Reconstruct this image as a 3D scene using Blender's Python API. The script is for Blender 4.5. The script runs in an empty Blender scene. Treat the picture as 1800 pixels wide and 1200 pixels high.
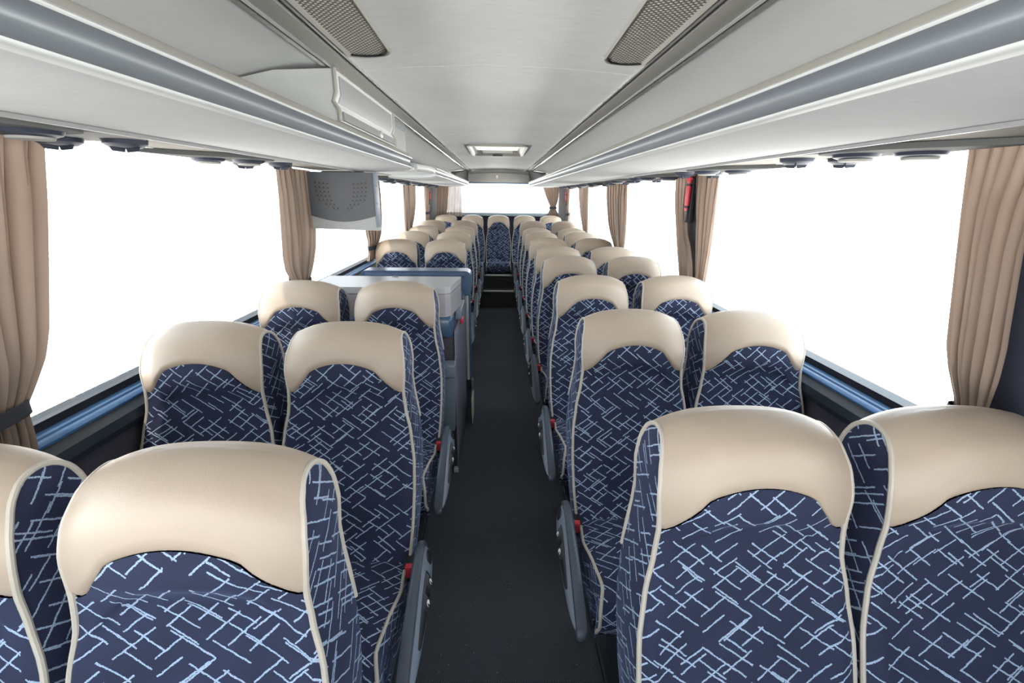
import bpy, bmesh, math, random
from mathutils import Vector, Matrix
random.seed(7)
C = bpy.context.scene.collection
SC = bpy.context.scene

# ------------------------------------------------------------------ camera
F, HC, RO = 800.0, 1.63, 0.0125
_u = -23.5*math.cos(RO)-258*math.sin(RO); _v = 258*math.cos(RO)-22*math.sin(RO)
TH = math.atan(_v/F); PS = math.atan(-_u*math.cos(TH)/F)
fwd = Vector((math.sin(PS)*math.cos(TH), math.cos(PS)*math.cos(TH), -math.sin(TH)))
r0 = Vector((math.cos(PS), -math.sin(PS), 0)); u0 = r0.cross(fwd)
rgt = r0*math.cos(RO)+u0*math.sin(RO); upv = u0*math.cos(RO)-r0*math.sin(RO)
cd = bpy.data.cameras.new('camera'); cam = bpy.data.objects.new('camera', cd); C.objects.link(cam)
cd.sensor_width = 36; cd.lens = 36*F/1800; cd.clip_start = .02; cd.clip_end = 300
M = Matrix.Identity(4)
for i in range(3):
    M[i][0] = rgt[i]; M[i][1] = upv[i]; M[i][2] = -fwd[i]
M[2][3] = HC
cam.matrix_world = M
SC.camera = cam
# ------------------------------------------------------------------ world, sun, exposure
w = bpy.data.worlds.new('world'); SC.world = w; w.use_nodes = True
nt = w.node_tree; nt.nodes.clear()
wo = nt.nodes.new('ShaderNodeOutputWorld'); bg = nt.nodes.new('ShaderNodeBackground')
tc = nt.nodes.new('ShaderNodeTexCoord'); sx = nt.nodes.new('ShaderNodeSeparateXYZ')
mr = nt.nodes.new('ShaderNodeMapRange'); mr.inputs[1].default_value = -.10; mr.inputs[2].default_value = .20
mx = nt.nodes.new('ShaderNodeMix'); mx.data_type = 'RGBA'
mx.inputs[6].default_value = (1.0, .97, .93, 1); mx.inputs[7].default_value = (.36, .42, .47, 1)
nt.links.new(tc.outputs['Generated'], sx.inputs[0]); nt.links.new(sx.outputs[2], mr.inputs[0])
nt.links.new(mr.outputs[0], mx.inputs[0]); nt.links.new(mx.outputs[2], bg.inputs[0])
bg.inputs[1].default_value = 12.0
nt.links.new(bg.outputs[0], wo.inputs[0])
sd = bpy.data.lights.new('sun', 'SUN'); sd.energy = 7.0; sd.angle = math.radians(1.5); sd.color = (1, .9, .76)
so = bpy.data.objects.new('sun', sd); C.objects.link(so)
so.rotation_euler = Vector((.30, .62, -.72)).to_track_quat('-Z', 'Y').to_euler()
vs = SC.view_settings; vs.view_transform = 'Standard'; vs.look = 'None'; vs.gamma = 1; vs.use_curve_mapping = False
vs.exposure = -0.22

# ------------------------------------------------------------------ materials
class NT:
    def __init__(s, name):
        s.m = bpy.data.materials.new(name); s.m.use_nodes = True; s.t = s.m.node_tree
        s.b = s.t.nodes['Principled BSDF']; s.o = s.t.nodes['Material Output']
    def n(s, kind, **kw):
        n = s.t.nodes.new('ShaderNode'+kind)
        for k, v in kw.items(): setattr(n, k, v)
        return n
    def l(s, a, b): s.t.links.new(a, b)
    def put(s, sock, v):
        if isinstance(v, (int, float)): sock.default_value = v
        elif isinstance(v, (tuple, list)): sock.default_value = v
        else: s.l(v, sock)
    def math(s, op, a, b=0.0, c=None):
        n = s.n('Math', operation=op); s.put(n.inputs[0], a); s.put(n.inputs[1], b)
        if c is not None: s.put(n.inputs[2], c)
        return n.outputs[0]
    def mix(s, f, a, b):
        n = s.n('Mix', data_type='RGBA'); s.put(n.inputs[0], f); s.put(n.inputs[6], a); s.put(n.inputs[7], b)
        return n.outputs[2]
    def noise(s, vec, scale, detail=3, rough=.5):
        n = s.n('TexNoise'); n.inputs['Scale'].default_value = scale; n.inputs['Detail'].default_value = detail
        n.inputs['Roughness'].default_value = rough
        if vec is not None: s.l(vec, n.inputs['Vector'])
        return n.outputs['Fac']
    def bump(s, h, dist, strength=.5):
        n = s.n('Bump'); n.inputs['Distance'].default_value = dist; n.inputs['Strength'].default_value = strength
        s.l(h, n.inputs['Height']); s.l(n.outputs[0], s.b.inputs['Normal'])

def c4(c): return (c[0], c[1], c[2], 1)
def simple(name, col, rough=.5, metal=0, nscale=40, namp=.12, bump=0, coat=0, spec=.5, sheen=0):
    k = NT(name); tcn = k.n('TexCoord')
    f = k.noise(tcn.outputs['Object'], nscale, 4)
    k.l(k.mix(f, c4([x*(1-namp) for x in col]), c4([min(1, x*(1+namp)) for x in col])), k.b.inputs['Base Color'])
    k.b.inputs['Roughness'].default_value = rough; k.b.inputs['Metallic'].default_value = metal
    k.b.inputs['Specular IOR Level'].default_value = spec
    if coat: k.b.inputs['Coat Weight'].default_value = coat; k.b.inputs['Coat Roughness'].default_value = .15
    if sheen: k.b.inputs['Sheen Weight'].default_value = sheen
    if bump: k.bump(k.noise(tcn.outputs['Object'], nscale*6, 3), bump)
    return k.m

def pattern_fabric():
    k = NT('velour_dash_pattern'); uv = k.n('UVMap'); oi = k.n('ObjectInfo')
    off = k.n('VectorMath', operation='SCALE'); cb = k.n('CombineXYZ')
    k.l(oi.outputs['Random'], cb.inputs[0]); k.l(k.math('MULTIPLY', oi.outputs['Random'], 3.7), cb.inputs[1])
    k.l(cb.outputs[0], off.inputs[0]); off.inputs['Scale'].default_value = 2.0
    add = k.n('VectorMath', operation='ADD'); k.l(uv.outputs[0], add.inputs[0]); k.l(off.outputs[0], add.inputs[1])
    V = add.outputs[0]
    wob = k.noise(V, 60, 2); fine = k.noise(V, 420, 2, .7)
    total = None
    for ang, sp, L, seed in ((34, .034, .112, 1.3), (36, .060, .085, 9.1), (-38, .034, .105, 17.7), (-36, .060, .085, 31.9)):
        mp = k.n('Mapping'); mp.inputs['Rotation'].default_value = (0, 0, math.radians(ang)); mp.inputs['Location'].default_value = (seed*.37, seed*.11, 0)
        k.l(V, mp.inputs[0]); s = k.n('SeparateXYZ'); k.l(mp.outputs[0], s.inputs[0])
        yy = k.math('ADD', k.math('DIVIDE', s.outputs[1], sp), k.math('MULTIPLY', k.math('SUBTRACT', wob, .5), .16*.031/sp))
        row = k.math('FLOOR', yy); yf = k.math('SUBTRACT', yy, row)
        wn = k.n('TexWhiteNoise', noise_dimensions='1D'); k.l(k.math('ADD', row, seed), wn.inputs['W'])
        xx = k.math('ADD', k.math('DIVIDE', s.outputs[0], L), k.math('MULTIPLY', wn.outputs['Value'], 7.0))
        cell = k.math('FLOOR', xx); xf = k.math('SUBTRACT', xx, cell)
        cc = k.n('CombineXYZ'); k.l(cell, cc.inputs[0]); k.l(row, cc.inputs[1]); cc.inputs[2].default_value = seed
        w3 = k.n('TexWhiteNoise', noise_dimensions='3D'); k.l(cc.outputs[0], w3.inputs['Vector'])
        sc = k.n('SeparateColor'); k.l(w3.outputs['Color'], sc.inputs[0])
        yj = k.math('ADD', k.math('SUBTRACT', yf, .5), k.math('MULTIPLY', k.math('SUBTRACT', sc.outputs[0], .5), .5))
        ad = k.math('ABSOLUTE', yj)
        thick = k.math('MULTIPLY', k.math('ADD', -.15, k.math('MULTIPLY', fine, 2.6)), .00135/sp)
        m1 = k.math('LESS_THAN', ad, thick)
        hi = k.math('ADD', .55, k.math('MULTIPLY', sc.outputs[1], .42))
        m2 = k.math('MULTIPLY', k.math('GREATER_THAN', xf, .06), k.math('LESS_THAN', xf, hi))
        m = k.math('MULTIPLY', m1, m2)
        if sp < .04: m = k.math('MULTIPLY', m, k.math('GREATER_THAN', sc.outputs[2], .12))
        if sp > .04: m = k.math('MULTIPLY', m, k.math('GREATER_THAN', sc.outputs[2], .45))
        total = m if total is None else k.math('MAXIMUM', total, m)
    total = k.math('MULTIPLY', total, k.math('ADD', .15, k.math('MULTIPLY', fine, 1.3)))
    big = k.noise(V, 9, 3)
    base = k.mix(big, (.018, .021, .043, 1), (.031, .038, .080, 1))
    k.l(k.mix(total, base, (.42, .53, .70, 1)), k.b.inputs['Base Color'])
    k.b.inputs['Roughness'].default_value = .85; k.b.inputs['Sheen Weight'].default_value = .25
    k.b.inputs['Sheen Roughness'].default_value = .35; k.b.inputs['Sheen Tint'].default_value = (.5, .6, 1, 1)
    k.b.inputs['Specular IOR Level'].default_value = .2
    k.bump(total, .0012, .6)
    return k.m

def carpet():
    k = NT('ribbed_carpet'); t = k.n('TexCoord'); P = t.outputs['Object']
    mp = k.n('Mapping'); mp.inputs['Rotation'].default_value = (0, 0, math.radians(45)); mp.inputs['Scale'].default_value = (1, 1, 1); k.l(P, mp.inputs[0])
    s = k.n('SeparateXYZ'); k.l(mp.outputs[0], s.inputs[0])
    g = k.math('MULTIPLY', k.math('ABSOLUTE', k.math('SINE', k.math('MULTIPLY', s.outputs[0], 520))), k.math('ABSOLUTE', k.math('SINE', k.math('MULTIPLY', s.outputs[1], 520))))
    n = k.noise(P, 260, 3, .7); b = k.noise(P, 3, 3)
    v = k.n('TexVoronoi'); v.inputs['Scale'].default_value = 34; k.l(P, v.inputs['Vector'])
    sc = k.n('SeparateColor'); k.l(v.outputs['Color'], sc.inputs[0])
    crumb = k.math('MULTIPLY', k.math('LESS_THAN', v.outputs['Distance'], .075), k.math('GREATER_THAN', sc.outputs[0], .80))
    col = k.mix(k.math('MULTIPLY', g, k.math('MULTIPLY', n, 1.5)), (.010, .012, .016, 1), (.21, .225, .25, 1))
    col = k.mix(k.math('MULTIPLY', b, .35), col, (.030, .048, .075, 1))
    col = k.mix(k.math('MULTIPLY', crumb, .5), col, (.45, .43, .38, 1))
    k.l(col, k.b.inputs['Base Color']); k.b.inputs['Roughness'].default_value = .8; k.b.inputs['Specular IOR Level'].default_value = .3
    k.bump(g, .0015, .8)
    return k.m

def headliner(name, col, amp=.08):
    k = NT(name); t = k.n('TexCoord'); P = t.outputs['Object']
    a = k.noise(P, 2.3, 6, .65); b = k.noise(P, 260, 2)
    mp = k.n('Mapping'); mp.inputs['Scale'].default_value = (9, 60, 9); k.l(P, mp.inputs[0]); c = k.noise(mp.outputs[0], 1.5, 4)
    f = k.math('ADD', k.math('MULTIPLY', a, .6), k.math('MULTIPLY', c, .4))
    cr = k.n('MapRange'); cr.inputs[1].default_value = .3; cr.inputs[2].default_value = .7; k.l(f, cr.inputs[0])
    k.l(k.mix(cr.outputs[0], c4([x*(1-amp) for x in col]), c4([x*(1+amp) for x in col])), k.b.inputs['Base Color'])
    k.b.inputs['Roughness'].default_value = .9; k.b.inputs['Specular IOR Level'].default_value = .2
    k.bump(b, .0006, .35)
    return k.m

def perforated():
    k = NT('perforated_grille'); t = k.n('TexCoord'); s = k.n('SeparateXYZ'); k.l(t.outputs['Object'], s.inputs[0])
    a = k.math('ADD', s.outputs[0], s.outputs[1]); b = k.math('SUBTRACT', s.outputs[0], s.outputs[1])
    f = 400
    g = k.math('MULTIPLY', k.math('ADD', k.math('SINE', k.math('MULTIPLY', a, f)), 1), k.math('ADD', k.math('SINE', k.math('MULTIPLY', b, f)), 1))
    g = k.math('MULTIPLY', g, .25)
    cr = k.n('MapRange'); cr.inputs[1].default_value = .1; cr.inputs[2].default_value = .55; k.l(g, cr.inputs[0])
    k.l(k.mix(cr.outputs[0], (.16, .15, .13, 1), (.80, .78, .72, 1)), k.b.inputs['Base Color'])
    k.b.inputs['Roughness'].default_value = .4; k.bump(g, .004, .7)
    return k.m

def ribbed_metal():
    k = NT('ribbed_aluminium'); t = k.n('TexCoord'); s = k.n('SeparateXYZ'); k.l(t.outputs['Object'], s.inputs[0])
    g = k.math('SINE', k.math('MULTIPLY', s.outputs[0], 1500))
    k.l(k.mix(k.math('MULTIPLY', k.math('ADD', g, 1), .5), (.30, .295, .27, 1), (.56, .55, .52, 1)), k.b.inputs['Base Color'])
    k.b.inputs['Roughness'].default_value = .45; k.b.inputs['Metallic'].default_value = .3
    return k.m

def leather():
    k = NT('beige_leather'); t = k.n('TexCoord'); P = t.outputs['Object']
    a = k.noise(P, 5, 4); b = k.n('TexVoronoi'); b.inputs['Scale'].default_value = 520; k.l(P, b.inputs['Vector'])
    k.l(k.mix(a, (.395, .310, .240, 1), (.455, .365, .285, 1)), k.b.inputs['Base Color'])
    k.b.inputs['Roughness'].default_value = .42; k.b.inputs['Specular IOR Level'].default_value = .45
    k.bump(b.outputs['Distance'], .0004, .3)
    return k.m

def curtain_mat():
    k = NT('tan_curtain_cloth'); t = k.n('TexCoord'); P = t.outputs['Object']
    a = k.noise(P, 8, 4); b = k.noise(P, 500, 2)
    col = k.mix(a, (.25, .18, .14, 1), (.31, .23, .18, 1))
    k.l(col, k.b.inputs['Base Color']); k.b.inputs['Roughness'].default_value = .85; k.b.inputs['Sheen Weight'].default_value = .25
    k.bump(b, .0006, .3)
    tr = k.n('BsdfTranslucent'); k.l(col, tr.inputs[0]); ms = k.n('MixShader'); ms.inputs[0].default_value = .12
    k.l(k.b.outputs[0], ms.inputs[1]); k.l(tr.outputs[0], ms.inputs[2]); k.l(ms.outputs[0], k.o.inputs[0])
    return k.m

def sheer_mat():
    k = NT('sheer_curtain_cloth'); k.b.inputs['Base Color'].default_value = (.55, .46, .42, 1); k.b.inputs['Roughness'].default_value = .9
    tr = k.n('BsdfTransparent'); tl = k.n('BsdfTranslucent'); tl.inputs[0].default_value = (.16, .14, .145, 1)
    m1 = k.n('MixShader'); m1.inputs[0].default_value = .10; m2 = k.n('MixShader'); m2.inputs[0].default_value = .35
    t = k.n('TexCoord'); k.l(k.math('MULTIPLY', k.noise(t.outputs['Object'], 14, 3), .12), m2.inputs[0])
    k.l(k.b.outputs[0], m1.inputs[1]); k.l(tl.outputs[0], m1.inputs[2]); k.l(m1.outputs[0], m2.inputs[1]); k.l(tr.outputs[0], m2.inputs[2]); k.l(m2.outputs[0], k.o.inputs[0])
    return k.m

def glass_mat():
    k = NT('window_glass'); k.t.nodes.remove(k.b)
    tr = k.n('BsdfTransparent'); tr.inputs[0].default_value = (.97, .985, .98, 1); gl = k.n('BsdfGlossy'); gl.inputs['Roughness'].default_value = .02
    lw = k.n('Fresnel'); lw.inputs[0].default_value = 1.45; ms = k.n('MixShader'); t = k.n('TexCoord')
    k.l(k.math('MULTIPLY', lw.outputs[0], k.math('ADD', .55, k.math('MULTIPLY', k.noise(t.outputs['Object'], 2, 2), .1))), ms.inputs[0])
    k.l(tr.outputs[0], ms.inputs[1]); k.l(gl.outputs[0], ms.inputs[2]); k.l(ms.outputs[0], k.o.inputs[0])
    return k.m

def opal_mat():
    k = NT('opal_hatch_glass'); tl = k.n('BsdfTranslucent'); t = k.n('TexCoord')
    k.l(k.mix(k.noise(t.outputs['Object'], 6, 2), (.80, .78, .70, 1), (.9, .88, .8, 1)), tl.inputs[0]); ms = k.n('MixShader'); ms.inputs[0].default_value = .75
    k.b.inputs['Base Color'].default_value = (.85, .83, .76, 1)
    k.l(k.b.outputs[0], ms.inputs[1]); k.l(tl.outputs[0], ms.inputs[2]); k.l(ms.outputs[0], k.o.inputs[0])
    return k.m

FAB = pattern_fabric(); CARP = carpet(); LEA = leather()
HEAD = headliner('grey_headliner', (.74, .76, .75)); HEADW = headliner('pale_headliner', (.78, .80, .80), .04); RACKU = headliner('dimmed_headliner', (.43, .445, .45), .07)  # last one: same headliner fabric, darkened to dim the strong light under the racks
PERF = perforated(); RIB = ribbed_metal(); CURT = curtain_mat(); SHEER = sheer_mat(); GLASS = glass_mat(); OPAL = opal_mat()
PIPE = simple('cream_piping', (.47, .42, .355), .45)
ARM = simple('slate_plastic', (.060, .075, .098), .38, nscale=300, bump=.0002)
ARML = simple('slate_plastic_side', (.17, .20, .245), .42, nscale=300, bump=.0002)
BLACK = simple('black_plastic', (.012, .013, .016), .45)
ICON = simple('white_print', (.75, .75, .72), .5)
RED = simple('red_plastic', (.66, .05, .075), .35)
DARKM = simple('dark_painted_steel', (.022, .025, .032), .5)
CHROME = simple('brushed_steel', (.66, .65, .62), .3, metal=.45)
WALLF = simple('dark_wall_velour', (.040, .034, .052), .95, nscale=9, namp=.35, bump=.001, sheen=.4)
SILLD = simple('dark_sill_plastic', (.028, .038, .050), .42)
SILLB = simple('sky_tinted_plastic', (.06, .155, .33), .30, coat=.3)  # blue-grey plastic with the sky's reflection painted in as stronger blue
PILL = simple('navy_pillar_vinyl', (.026, .033, .055), .6, nscale=120, bump=.0003)
LIP = simple('beige_grey_lip', (.40, .385, .35), .40, nscale=8, namp=.05)
BAND = simple('satin_grey_band', (.19, .21, .235), .36, nscale=4, namp=.05, metal=.25)
EDGE = simple('pale_edge_plastic', (.52, .54, .54), .35, nscale=6, namp=.04)
RAILW = simple('bright_aluminium', (.66, .66, .64), .25, metal=.6)
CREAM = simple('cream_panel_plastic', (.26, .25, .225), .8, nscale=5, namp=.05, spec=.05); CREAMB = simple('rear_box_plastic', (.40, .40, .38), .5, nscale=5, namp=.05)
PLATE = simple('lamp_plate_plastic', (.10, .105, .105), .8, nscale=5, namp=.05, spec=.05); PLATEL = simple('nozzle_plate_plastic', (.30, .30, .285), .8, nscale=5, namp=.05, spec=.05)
LGREY = simple('light_grey_plastic', (.36, .37, .37), .45, nscale=5, namp=.05)
MGREY = simple('mid_grey_plastic', (.27, .275, .28), .45, nscale=5, namp=.08)
DOME = simple('dark_lamp_plastic', (.030, .036, .055), .5, spec=.2)
TVG = simple('slate_grey_paint', (.060, .066, .078), .45, nscale=3, namp=.06)
GALW = simple('lilac_grey_laminate', (.38, .355, .365), .35, nscale=5, namp=.03)
GALT = simple('pale_worktop', (.44, .435, .45), .3, nscale=5, namp=.03)
GALB = simple('blue_grey_moulding', (.055, .10, .18), .33, coat=.25)
GALD = simple('aubergine_panel', (.045, .038, .058), .6, nscale=30, namp=.2)
LAV = simple('lavender_side_laminate', (.20, .195, .255), .45, nscale=6, namp=.08)
STEPD = simple('dark_step_rubber', (.028, .028, .028), .6, nscale=60, namp=.3)
YEL = simple('yellow_strip', (.62, .38, .05), .5)
STRAP = simple('charcoal_strap', (.03, .032, .04), .8)
LEDGE = simple('pale_blue_ledge', (.30, .38, .42), .4)

# ------------------------------------------------------------------ helpers
def link(name, verts, faces, mat, parent=None, uvs=None, smooth=True, mats=None, fm=None, loc=None):
    me = bpy.data.meshes.new(name); me.from_pydata([tuple(v) for v in verts], [], faces)
    if uvs is not None:
        ul = me.uv_layers.new(name='UVMap')
        for p in me.polygons:
            for li, vi in zip(p.loop_indices, p.vertices): ul.data[li].uv = uvs[vi]
    for m in ([mat] if mats is None else mats): me.materials.append(m)
    if fm: me.polygons.foreach_set('material_index', fm)
    me.polygons.foreach_set('use_smooth', [smooth]*len(me.polygons)); me.update()
    o = bpy.data.objects.new(name, me); C.objects.link(o)
    if parent: o.parent = parent
    if loc: o.location = loc
    return o
def sharp(o, ang=35):
    bm = bmesh.new(); bm.from_mesh(o.data)
    bmesh.ops.recalc_face_normals(bm, faces=bm.faces)
    for e in bm.edges:
        if len(e.link_faces) == 2 and e.calc_face_angle(0) > math.radians(ang): e.smooth = False
    bm.to_mesh(o.data); bm.free(); return o
def thing(name, label, cat, loc=(0, 0, 0), group=None, parent=None):
    o = bpy.data.objects.new(name, None); C.objects.link(o); o.location = loc; o.empty_display_size = .1
    o['label'] = label; o['category'] = cat
    if group: o['group'] = group
    return o
def tag(o, label, cat, group=None):
    o['label'] = label; o['category'] = cat
    if group: o['group'] = group
    return o
def struct(o): o['kind'] = 'structure'; return o
class MB:
    def __init__(s): s.v = []; s.f = []; s.uv = []
    def add(s, vs, fs, uv=None):
        b = len(s.v); s.v += [tuple(x) for x in vs]; s.f += [tuple(b+i for i in f) for f in fs]
        s.uv += (uv if uv else [(x[0], x[1]) for x in vs])
        return s
    def box(s, a, b, r=0.0):
        x0, y0, z0 = a; x1, y1, z1 = b
        if r <= 0:
            vs = [(x, y, z) for x in (x0, x1) for y in (y0, y1) for z in (z0, z1)]
            return s.add(vs, [(0, 1, 3, 2), (4, 6, 7, 5), (0, 4, 5, 1), (2, 3, 7, 6), (0, 2, 6, 4), (1, 5, 7, 3)])
        bm = bmesh.new(); bmesh.ops.create_cube(bm, size=1)
        for v in bm.verts: v.co = Vector(((x0+x1)/2+v.co.x*(x1-x0), (y0+y1)/2+v.co.y*(y1-y0), (z0+z1)/2+v.co.z*(z1-z0)))
        bmesh.ops.bevel(bm, geom=bm.edges[:], offset=r, segments=3, affect='EDGES', profile=.5)
        bm.verts.index_update(); s.add([v.co.copy() for v in bm.verts], [tuple(v.index for v in f.verts) for f in bm.faces]); bm.free(); return s
    def tube(s, pts, r, n=8, caps=True):
        pts = [Vector(p) for p in pts]; rings = []
        for i, p in enumerate(pts):
            t = (pts[min(i+1, len(pts)-1)]-pts[max(i-1, 0)]).normalized()
            if i == 0:
                a = Vector((0, 0, 1)) if abs(t.z) < .9 else Vector((1, 0, 0)); u = t.cross(a).normalized()
            else: u = (u-t*u.dot(t)).normalized()
            v = t.cross(u); rr = r[i] if isinstance(r, (list, tuple)) else r
            rings.append([p+(u*math.cos(2*math.pi*k/n)+v*math.sin(2*math.pi*k/n))*rr for k in range(n)])
        vs = [q for R in rings for q in R]; fs = []
        for i in range(len(rings)-1):
            for k in range(n): fs.append((i*n+k, i*n+(k+1) % n, (i+1)*n+(k+1) % n, (i+1)*n+k))
        if caps: fs.append(tuple(range(n-1, -1, -1))); fs.append(tuple((len(rings)-1)*n+k for k in range(n)))
        return s.add(vs, fs)
    def grid(s, fn, nu, nv, uvf=None):
        vs = []; uv = []
        for j in range(nv+1):
            for i in range(nu+1):
                p = fn(i/nu, j/nv); vs.append(p); uv.append(uvf(i/nu, j/nv) if uvf else (p[0], p[1]))
        fs = [(j*(nu+1)+i, j*(nu+1)+i+1, (j+1)*(nu+1)+i+1, (j+1)*(nu+1)+i) for j in range(nv) for i in range(nu)]
        return s.add(vs, fs, uv)
    def lathe(s, prof, c, axis='z', n=24, sx=1, sy=1):
        vs = []
        for r, h in prof:
            for k in range(n):
                a = 2*math.pi*k/n; x, y = r*math.cos(a)*sx, r*math.sin(a)*sy
                vs.append({'z': (c[0]+x, c[1]+y, c[2]+h), 'y': (c[0]+x, c[1]+h, c[2]+y), 'x': (c[0]+h, c[1]+x, c[2]+y)}[axis])
        fs = [(j*n+k, j*n+(k+1) % n, (j+1)*n+(k+1) % n, (j+1)*n+k) for j in range(len(prof)-1) for k in range(n)]
        fs.append(tuple(range(n))); fs.append(tuple((len(prof)-1)*n+k for k in range(n-1, -1, -1)))
        return s.add(vs, fs)
    def extrude(s, poly, axis, a, b):
        """closed polygon in the plane normal to axis, extruded a..b"""
        n = len(poly); mk = {'y': lambda p, t: (p[0], t, p[1]), 'x': lambda p, t: (t, p[0], p[1]), 'z': lambda p, t: (p[0], p[1], t)}[axis]
        vs = [mk(p, a) for p in poly]+[mk(p, b) for p in poly]
        fs = [(k, (k+1) % n, n+(k+1) % n, n+k) for k in range(n)]+[tuple(range(n-1, -1, -1)), tuple(range(n, 2*n))]
        return s.add(vs, fs)
    def build(s, name, mat, parent=None, smooth=True, ang=35):
        return sharp(link(name, s.v, s.f, mat, parent, s.uv, smooth), ang)
def spline(pts, n):
    """Catmull-Rom through pts, n samples per span"""
    out = []; P = [tuple(p) for p in pts]; L = len(P)
    for i in range(L-1):
        p0, p1, p2, p3 = P[max(i-1, 0)], P[i], P[i+1], P[min(i+2, L-1)]
        for k in range(n):
            t = k/n
            out.append(tuple(.5*((2*b)+(-a+c)*t+(2*a-5*b+4*c-d)*t*t+(-a+3*b-3*c+d)*t**3) for a, b, c, d in zip(p0, p1, p2, p3)))
    out.append(P[-1]); return out
def lerp_tab(tab, x):
    if x <= tab[0][0]: return tab[0][1]
    for (a, b), (c, d) in zip(tab, tab[1:]):
        if x <= c:
            t = (x-a)/(c-a); t = t*t*(3-2*t)*.5+t*.5; return b+(d-b)*t
    return tab[-1][1]
def sstep(x): x = max(0, min(1, x)); return x*x*(3-2*x)
def rrect(x0, y0, x1, y1, r, n=6):
    out = []
    for cx, cy, a0 in ((x1-r, y1-r, 0), (x0+r, y1-r, 90), (x0+r, y0+r, 180), (x1-r, y0+r, 270)):
        for k in range(n+1):
            a = math.radians(a0+90*k/n); out.append((cx+r*math.cos(a), cy+r*math.sin(a)))
    return out
def copy_tree(o, parent=None):
    c = o.copy(); C.objects.link(c); c.parent = parent
    for ch in list(o.children): copy_tree(ch, c)
    return c

# ------------------------------------------------------------------ shell
def wx(z): return 1.245-(z-1.02)*.05
Y0, Y1 = -1.9, 8.4
# floor
m = MB(); m.grid(lambda u, v: (-1.3+2.6*u, Y0+(6.75-Y0)*v, 0), 4, 8)
struct(m.build('floor', CARP, smooth=False))
# rear steps
m = MB(); m.box((-1.25, 6.75, -.02), (1.25, 7.04, .235)); struct(m.build('trim_1', STEPD))['label'] = 'lower step riser and tread at the rear of the aisle'
m = MB(); m.box((-1.25, 7.04, -.02), (1.25, 8.4, .43)); struct(m.build('trim_2', STEPD))
m = MB(); m.box((-.22, 6.735, .235), (.23, 6.775, .258), .004); struct(m.build('trim_3', CHROME))
m = MB(); m.box((-.205, 7.02, .425), (.205, 7.06, .452), .004); struct(m.build('trim_4', CHROME))
# oval lid set in lower riser
m = MB(); m.lathe([(.12, 0), (.12, -.012), (.10, -.018), (.09, -.012)], (.06, 7.04, .33), 'y', 24, 1, .5); struct(m.build('trim_5', BLACK))
# side walls
PILLARS = {-1: [(.95, 1.08), (2.73, 2.83), (4.46, 4.56), (6.27, 6.37), (8.0, 8.4)], 1: [(.30, 1.03), (2.69, 2.98), (4.54, 4.64), (6.52, 6.60), (8.0, 8.4)]}
for s, nm in ((-1, 'left'), (1, 'right')):
    m = MB(); m.grid(lambda u, v: (s*(1.20+.0*v), Y0+(Y1-Y0)*u, .93*v), 8, 2, lambda u, v: (u*10, v))
    m.add([(s*1.20, Y0, .93), (s*1.20, Y1, .93), (s*1.30, Y1, .93), (s*1.30, Y0, .93)], [(0, 1, 2, 3)])
    struct(m.build('wall_'+nm, WALLF, smooth=False))
    # sill moulding: dark ledge, strip with painted sky reflection, dark gasket
    prof_d = [(s*1.30, .90), (s*1.185, .90), (s*1.172, .925), (s*1.176, .955), (s*1.198, .972), (s*1.205, .978), (s*1.30, .978)]
    m = MB(); m.extrude(prof_d, 'y', Y0, Y1); struct(m.build('trim_sill_ledge_'+nm, SILLD))
    prof_b = [(s*1.29, .976), (s*1.200, .976), (s*1.198, .984), (s*1.206, .992), (s*1.215, .994), (s*1.218, 1.0), (s*1.232, 1.006), (s*1.29, 1.006)]
    m = MB(); m.extrude(prof_b, 'y', Y0, Y1); struct(m.build('trim_sill_strip_'+nm, SILLB))
    m = MB(); m.extrude([(s*1.29, 1.004), (s*1.236, 1.004), (s*1.236, 1.030), (s*1.29, 1.030)], 'y', Y0, Y1); struct(m.build('trim_gasket_'+nm, BLACK))
    # pillars and panes
    ys = [Y0]
    n = 0
    for a, b in PILLARS[s]:
        m = MB(); m.extrude([(a, 1.0), (b, 1.0), (b, 1.85), (a, 1.85)], 'x', 0, 1)
        m.v = [((s*(wx(v[2])+(-.02 if v[0] < .5 else .010))), v[1], v[2]) for v in m.v]
        wide = b-a > .3
        o = struct(m.build('trim_pillar_'+nm, LGREY if a > 5 and wide else (PILL if wide else BLACK), smooth=False))
        n += 1
        m = MB(); x = lambda z: s*(wx(z)+.012)
        m.add([(x(1.0), ys[-1], 1.0), (x(1.0), a, 1.0), (x(1.84), a, 1.84), (x(1.84), ys[-1], 1.84)], [(0, 1, 2, 3)])
        o = struct(m.build('window_%d' % (n if s < 0 else n+5), GLASS, smooth=False))
        ys.append(b)
    # cove above windows: cream panel from rack seam to wall, then closed back up to ceiling
    m = MB()
    pr = [(s*.84, 1.762), (s*1.0, 1.760), (s*1.12, 1.760), (s*1.20, 1.772), (s*1.235, 1.80), (s*1.26, 1.86), (s*1.30, 1.86), (s*1.30, 1.90), (s*1.2, 2.0), (s*.84, 1.80)]
    m.extrude(pr, 'y', Y0, Y1); struct(m.build('trim_service_channel_'+nm, CREAM))
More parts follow.
